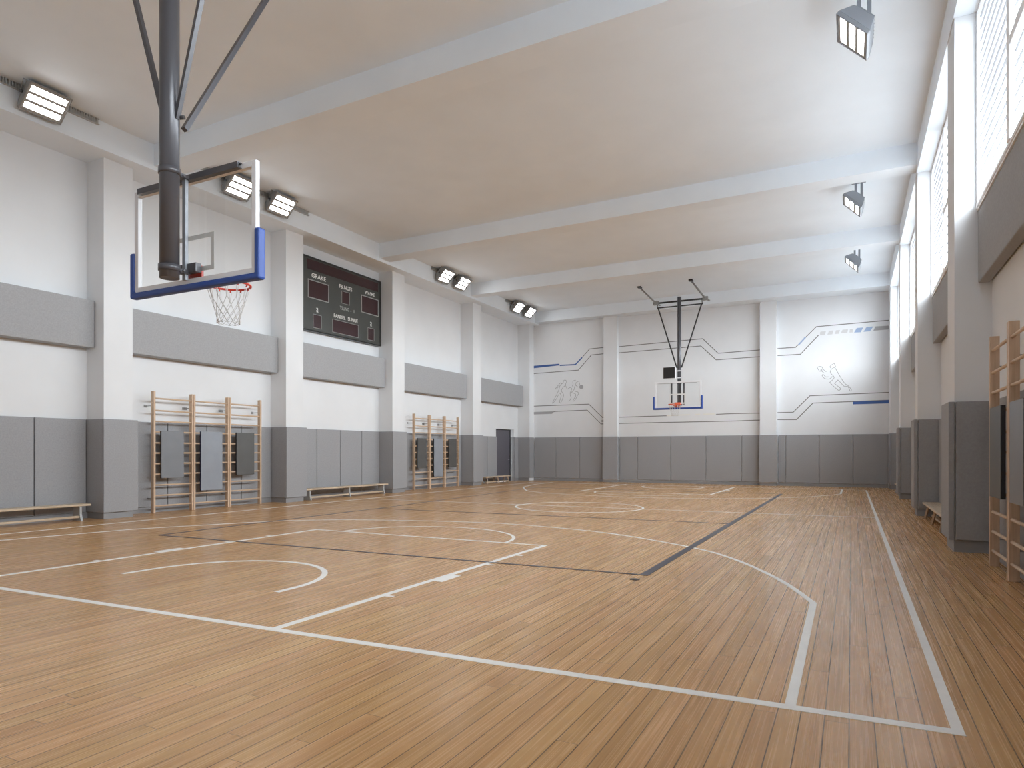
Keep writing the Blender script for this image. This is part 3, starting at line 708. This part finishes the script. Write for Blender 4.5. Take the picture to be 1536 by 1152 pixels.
# ================================================================== FLOODLIGHTS
def floodlight(label, group, loc, side, ceil=None):
    r = empty('floodlight', loc, label, 'floodlight', group)
    th = math.radians(45)
    R = Matrix.Rotation(PI if side < 0 else 0, 4, 'Z') @ Matrix.Rotation(th, 4, 'Y')
    body = M['fixture'] if side > 0 else M['fixture_light']
    W, Hh = .36, .275
    m = MB()
    m.hull([(-.055, -W, -Hh), (-.055, W, -Hh), (-.055, W, Hh), (-.055, -W, Hh)], [(-.23, -W + .05, -Hh + .10), (-.23, W - .05, -Hh + .10), (-.23, W - .05, Hh - .10), (-.23, -W + .05, Hh - .10)])
    m.box(-.055, 0, -W, -W + .022, -Hh, Hh).box(-.055, 0, W - .022, W, -Hh, Hh)
    m.box(-.055, 0, -W + .022, W - .022, -Hh, -Hh + .022).box(-.055, 0, -W + .022, W - .022, Hh - .022, Hh)
    for k in range(7): m.box(-.262, -.228, -W + .08 + k * .09, -W + .10 + k * .09, -Hh + .12, Hh - .12)
    m.move(R).build('housing', body, r, bevel=.006)
    rf = MB(); a, c = W - .023, Hh - .023
    rf.box(-.040, -.012, -a, -a + .030, -c, c).box(-.040, -.012, a - .030, a, -c, c)
    rf.box(-.040, -.012, -a + .030, a - .030, -c, -c + .040).box(-.040, -.012, -a + .030, a - .030, c - .040, c)
    for z in (-.079, .079): rf.box(-.040, -.012, -a + .030, a - .030, z - .024, z + .024)
    rf.move(R).build('reflector', M['reflector'], r)
    for z in (-.158, 0, .158):
        MB().box(-.053, -.042, -W + .045, W - .045, z - .058, z + .058).move(R).build('led_panel', M['led'], r)
    if side > 0:
        y = W + .02; m = MB()
        p = R @ Vector((-.12, 0, 0))
        top = Vector((p.x + .09, 0, .283))
        m.tube([(p.x, -y, p.z), (top.x, -y, top.z), (top.x, y, top.z), (p.x, y, p.z)], .011, 8)
        m.bar((top.x, -y * .72, top.z - .012), (top.x, y * .72, top.z - .012), .05, .02)
        m.build('yoke', M['fixture'], r)
        MB().bar((top.x, 0, top.z - .03), (-13.356 - loc[0], 0, top.z - .03), .05, .05).build('mounting_arm', M['fixture'], r)
        for q in (-1, 1): MB().tube([(p.x, q * (W - .005), p.z), (p.x, q * (W + .035), p.z)], .026, 12).build('pivot', M['dark_steel'], r)
    else:
        p = R @ Vector((-.20, 0, .02))
        top = Z_CEIL - loc[2]
        for dx, dy in ((-.03, -.02), (.10, .02)):
            MB().box(p.x + dx - .028, p.x + dx + .028, dy - .028, dy + .028, p.z - .02, top).build('hanger', M['fixture_light'], r, bevel=.006)
        MB().box(p.x - .12, p.x + .19, -.06, .06, top - .012, top).build('ceiling_plate', M['fixture_light'], r)
        MB().tube([R @ Vector((-.12, -.1, Hh - .06)), R @ Vector((-.12, .1, Hh - .06))], .03, 12).build('pivot', M['dark_steel'], r)
gL = 'floodlights along the left edge beam'
for y, lab in ((6.99, 'lit floodlight alone on the left beam, nearest the camera'), (11.35, 'lit floodlight seen through the near glass backboard'),
               (12.67, 'lit floodlight just right of the near glass backboard'), (20.51, 'left one of the lit pair beyond the scoreboard'),
               (21.68, 'right one of the lit pair beyond the scoreboard'), (26.43, 'left one of the lit pair in the far left corner'),
               (27.62, 'right one of the lit pair in the far left corner')):
    floodlight(lab, gL, (-13.1, y, 7.74), 1)
gR = 'floodlights hung from the ceiling on the right'
for y, z, lab in ((10.76, 7.345, 'large grey floodlight hung from ceiling at the upper right, nearest camera'), (18.53, 7.47, 'grey ceiling floodlight on the right, second of three'),
                  (24.04, 7.39, 'grey ceiling floodlight on the right, farthest of three')):
    floodlight(lab, gR, (0.0, y, z), -1)

def rail(label, y0, y1):
    r = MB(); L = y1 - y0
    r.box(0, .006, 0, L, 0, .11).box(.006, .055, 0, L, 0, .006).box(.006, .055, 0, L, .104, .11)
    y = .06
    while y < L - .05:
        r.box(.049, .055, y, y + .022, .006, .104); y += .05
    o = r.build('mounting_rail', M['bench_leg']); o.location = (-13.413, y0, 7.915)
    tag(o, label, 'mounting rail', 'slotted rails on the left beam')
rail('slotted grey rail holding the single nearest left floodlight', 5.0, 8.12)
rail('slotted grey rail behind the backboard holding two left floodlights', 10.4, 13.9)
rail('slotted grey rail holding the floodlight pair beyond the scoreboard', 19.95, 22.3)
rail('slotted grey rail holding the floodlight pair in the far left corner', 25.7, 28.3)

# ================================================================== BASKETS
def basket(label, px, py, s, W, zb, zt, rim_z, rim_mat, pole_r, pole_bot, v_att, arms, extra):
    r = empty('basketball_hoop', (px, py, 0), label, 'basketball hoop')
    P = lambda x, y, z: (x, s * y, z)
    def bx(m, x0, x1, y0, y1, z0, z1):
        a, b = sorted((s * y0, s * y1)); return m.box(x0, x1, a, b, z0, z1)
    w = W / 2
    # pole with clamps
    MB().tube([P(0, 0, pole_bot), P(0, 0, 7.46)], pole_r, 32).build('pole', M['dark_steel'] if extra else M['dark_steel'], r)
    for z in (pole_bot + .105, zt - .04):
        c = MB(); c.tube([P(0, 0, z - .032), P(0, 0, z + .032)], pole_r + .012, 32)
        bx(c, -.04, .04, pole_r, .215, z - .022, z + .022)
        c.tube([P(-.06, pole_r + .035, z), P(.06, pole_r + .035, z)], .013, 8)
        c.build('clamp', M['dark_steel'], r)
    # frame behind the board
    rod = MB(); bx(rod, -.025, .025, .165, .205, zb + .02, zt - .02); rod.build('backing_post', M['fixture_light'] if extra else M['dark_steel'], r, bevel=.004)
    ch = MB(); bx(ch, -w * .86, w * .80, .20, .212, zt - .065, zt - .002); bx(ch, -w * .86, w * .80, .212, .256, zt - .065, zt - .055); bx(ch, -w * .86, w * .80, .212, .256, zt - .012, zt - .002)
    ch.build('top_channel', M['dark_steel'], r)
    bb = MB(); bx(bb, -.10, .16, .19, .257, zb + .10, zb + .20); bb.build('mounting_bracket', M['dark_steel'], r, bevel=.006)
    if not extra:
        for q in (-.25, .23):
            st = MB(); bx(st, q - .03, q + .03, .20, .257, zb + .12, zt - .02); st.build('backing_post', M['dark_steel'], r)
    # glass board
    board = empty('backboard', (0, 0, 0)); board.parent = r
    f = MB(); fw = .062
    bx(f, -w, -w + fw, .26, .312, zb, zt); bx(f, w - fw, w, .26, .312, zb, zt); bx(f, -w + fw, w - fw, .26, .312, zb, zb + fw); bx(f, -w + fw, w - fw, .26, .312, zt - fw, zt)
    f.build('board_frame', M['board_frame'], board, bevel=.005)
    g = MB(); bx(g, -w + fw - .004, w - fw + .004, .285, .297, zb + fw - .004, zt - fw + .004); g.build('glass', M['glass'], board)
    t = MB(); a, z0, z1, q = .31, rim_z + .04, rim_z + .44, .05
    bx(t, -a, -a + q, .2975, .2995, z0, z1); bx(t, a - q, a, .2975, .2995, z0, z1); bx(t, -a + q, a - q, .2975, .2995, z0, z0 + q); bx(t, -a + q, a - q, .2975, .2995, z1 - q, z1)
    t.build('target_tape', M['tape'], board)
    # padding: a U along the lower edge, one continuous shape
    pt, zu, ov = .062, zb + .46, .052
    prof = [(-w - pt, zu), (-w - pt, zb - pt), (w + pt, zb - pt), (w + pt, zu), (w - .008, zu), (w - .008, zb + .008), (-w + .008, zb + .008), (-w + .008, zu)]
    pm = MB(); lo = [pm.bm.verts.new(P(x, .238, z)) for x, z in prof]; hi = [pm.bm.verts.new(P(x, .335, z)) for x, z in prof]
    for ring in (lo, hi):
        for idx in ((0, 1, 6, 7), (1, 2, 5, 6), (2, 3, 4, 5)): pm.bm.faces.new([ring[i] for i in idx])
    for i in range(8): pm.bm.faces.new((lo[i], lo[(i + 1) % 8], hi[(i + 1) % 8], hi[i]))
    pm.build('edge_padding', M['blue_pad'], board, bevel=.022)
    # ring and net
    yc, R = .31 + .43, .238
    rm = MB(); rm.tube([P(R * math.cos(2 * PI * k / 40), yc + R * math.sin(2 * PI * k / 40), rim_z) for k in range(40)], .0125, 10, closed=True)
    ring = rm.build('rim', M[rim_mat], r)
    pb = MB(); bx(pb, -.11, .11, .299, .325, rim_z - .09, rim_z + .10); bx(pb, -.085, .085, .325, yc - R + .01, rim_z - .055, rim_z - .012)
    pb.bar(P(-.09, .33, rim_z - .05), P(-.12, yc - R * .84, rim_z - .01), .02, .03); pb.bar(P(.09, .33, rim_z - .05), P(.12, yc - R * .84, rim_z - .01), .02, .03)
    pb.build('rim_bracket', M[rim_mat], ring)
    hk = MB()
    for k in range(12):
        a = 2 * PI * (k + .5) / 12
        hk.bar(P(R * math.cos(a), yc + R * math.sin(a), rim_z - .006), P((R - .012) * math.cos(a), yc + (R - .012) * math.sin(a), rim_z - .034), .014, .010)
    hk.build('net_hook', M[rim_mat], ring)
    nt = MB(); lv = [(0, .226), (-.13, .190), (-.22, .160), (-.29, .138), (-.35, .124), (-.40, .122)]
    for k in range(12):
        for fam in (-1, 1):
            pts = []
            for i, (dz, rad) in enumerate(lv):
                a = 2 * PI * (k + .5 + fam * .5 * max(i - 1, 0) + fam * .12 * (i == 0) + fam * .02 * (i == 1)) / 12
                pts.append(P(rad * math.cos(a), yc + rad * math.sin(a), rim_z - .03 + dz))
            nt.tube(pts, .0034, 5)
    nt.tube([P(.122 * math.cos(2 * PI * k / 24), yc + .122 * math.sin(2 * PI * k / 24), rim_z - .43 - .012 * (k % 2)) for k in range(24)], .0042, 5, closed=True)
    nt.build('net', M['net'], r)
    # hanging frame
    MB().tube([P(-1.04, 0, 7.30), P(1.06, 0, 7.30)], .035, 12).build('top_bar', M['black'], r)
    MB().tube([P(-.88, 0, 7.11), P(.91, 0, 7.11)], .026, 12).build('lower_bar', M['black'], r)
    for x, xa in ((-.84, -.09), (.86, .09)):
        MB().bar(P(x, 0, 7.11), P(xa, .02, v_att), .045, .045).build('side_brace', M['black'] if not extra else M['dark_steel'], r)
    for x, tx, ty in arms:
        m = MB(); m.tube([P(x, 0, 7.30), P(tx, ty, Z_CEIL - .03)], .034, 10)
        dv = (Vector(P(tx, ty, Z_CEIL)) - Vector(P(x, 0, 7.30)))
        m.tube([P(x, .09, 7.30), P(tx, ty + .09, Z_CEIL - .03)], .018, 8)
        m.build('ceiling_arm', M['fixture'], r)
        m = MB(); bx(m, tx - .07, tx + .07, ty - .07, ty + .14, Z_CEIL - .05, Z_CEIL); m.build('ceiling_bracket', M['black'], r)
        m = MB(); m.box(x - .10, x + .10, -.055, .055, 7.235, 7.375); m.tube([P(x + .05, 0, 7.26), P(x + .17, 0, 7.20)], .03, 10); m.build('bar_clamp', M['fixture'], r)
    for x in (-.85, .88):
        MB().tube([P(x, .0, 7.13), P(x - .01, .0, 7.28)], .014, 8).build('link_rod', M['black'], r)
    if extra:
        MB().bar(P(.06, .13, 4.80), P(.06, 1.86, Z_CEIL - .02), .06, .05).build('long_brace', M['dark_steel'], r)
        bt = MB(); bt.tube([P(.03, .02, 4.88), P(.15, .06, 4.88)], .022, 8); bt.build('brace_bolt', M['black'], r)
    return r
basket('near glass backboard with blue edge padding and red rim, seen from behind', -6.343, 4.58, 1, 1.935, 3.205, 4.36, 3.30, 'rim', .096, 3.205, 4.86,
       ((-.95, -1.0, .3), (.95, 1.0, .3)), True)
basket('far glass backboard with orange rim hanging from the ceiling', -6.02, 26.31, -1, 1.80, 3.095, 4.12, 3.20, 'orange_rim', .075, 3.10, 4.68,
       ((-.92, -1.58, .0), (1.0, .50, .2)), False)
sc = empty('shot_clock', (-6.37, 26.14, 4.48), 'square black shot clock on the far hoop pole above backboard', 'shot clock')
box(-.245, .245, -.04, .05, -.235, .235).build('casing', M['board_frame'], sc, bevel=.008)
box(-.225, .225, -.05, -.041, -.215, .215).build('clock_face', M['clock_face'], sc)
for z in (-.20, .07):
    box(.245, .43, .055, .085, z - .02, z + .02).build('mounting_arm', M['board_frame'], sc)

# ================================================================== CAMERA, LIGHT, VIEW
cam = bpy.data.cameras.new('camera'); co = bpy.data.objects.new('camera', cam); col.objects.link(co)
F_PX = 1000.0
cam.sensor_fit = 'HORIZONTAL'; cam.sensor_width = 36.0; cam.lens = 36.0 * F_PX / 1536
cam.shift_y = (677.0 - 576.0) / 1536
cam.clip_start = .05; cam.clip_end = 200
co.location = (0, 0, H_EYE)
co.rotation_euler = (PI / 2, 0, math.atan((1277 - 768) / F_PX))
scene.camera = co

wd = bpy.data.worlds.new('daylight'); wd.use_nodes = True; scene.world = wd
nt = wd.node_tree
tc = nt.nodes.new('ShaderNodeTexCoord'); sx = nt.nodes.new('ShaderNodeSeparateXYZ')
nt.links.new(tc.outputs['Generated'], sx.inputs[0])
mr = nt.nodes.new('ShaderNodeMapRange'); mr.inputs['From Min'].default_value = -.02; mr.inputs['From Max'].default_value = .02
mr.inputs['To Min'].default_value = GROUND_POWER; mr.inputs['To Max'].default_value = SKY_POWER
nt.links.new(sx.outputs[2], mr.inputs['Value'])
bg = nt.nodes['Background']; bg.inputs['Color'].default_value = (0.885, 0.95, 1.0, 1)
nt.links.new(mr.outputs['Result'], bg.inputs['Strength'])

scene.view_settings.view_transform = 'Standard'
scene.view_settings.look = 'None'
scene.view_settings.gamma = 1.0
scene.view_settings.use_curve_mapping = False
scene.view_settings.exposure = EXPOSURE
cy = scene.cycles
cy.use_denoising = True
cy.max_bounces = 10; cy.diffuse_bounces = 6; cy.glossy_bounces = 4; cy.transparent_max_bounces = 12
cy.sample_clamp_indirect = 6.0
cy.caustics_reflective = False; cy.caustics_refractive = False
cy.use_adaptive_sampling = False
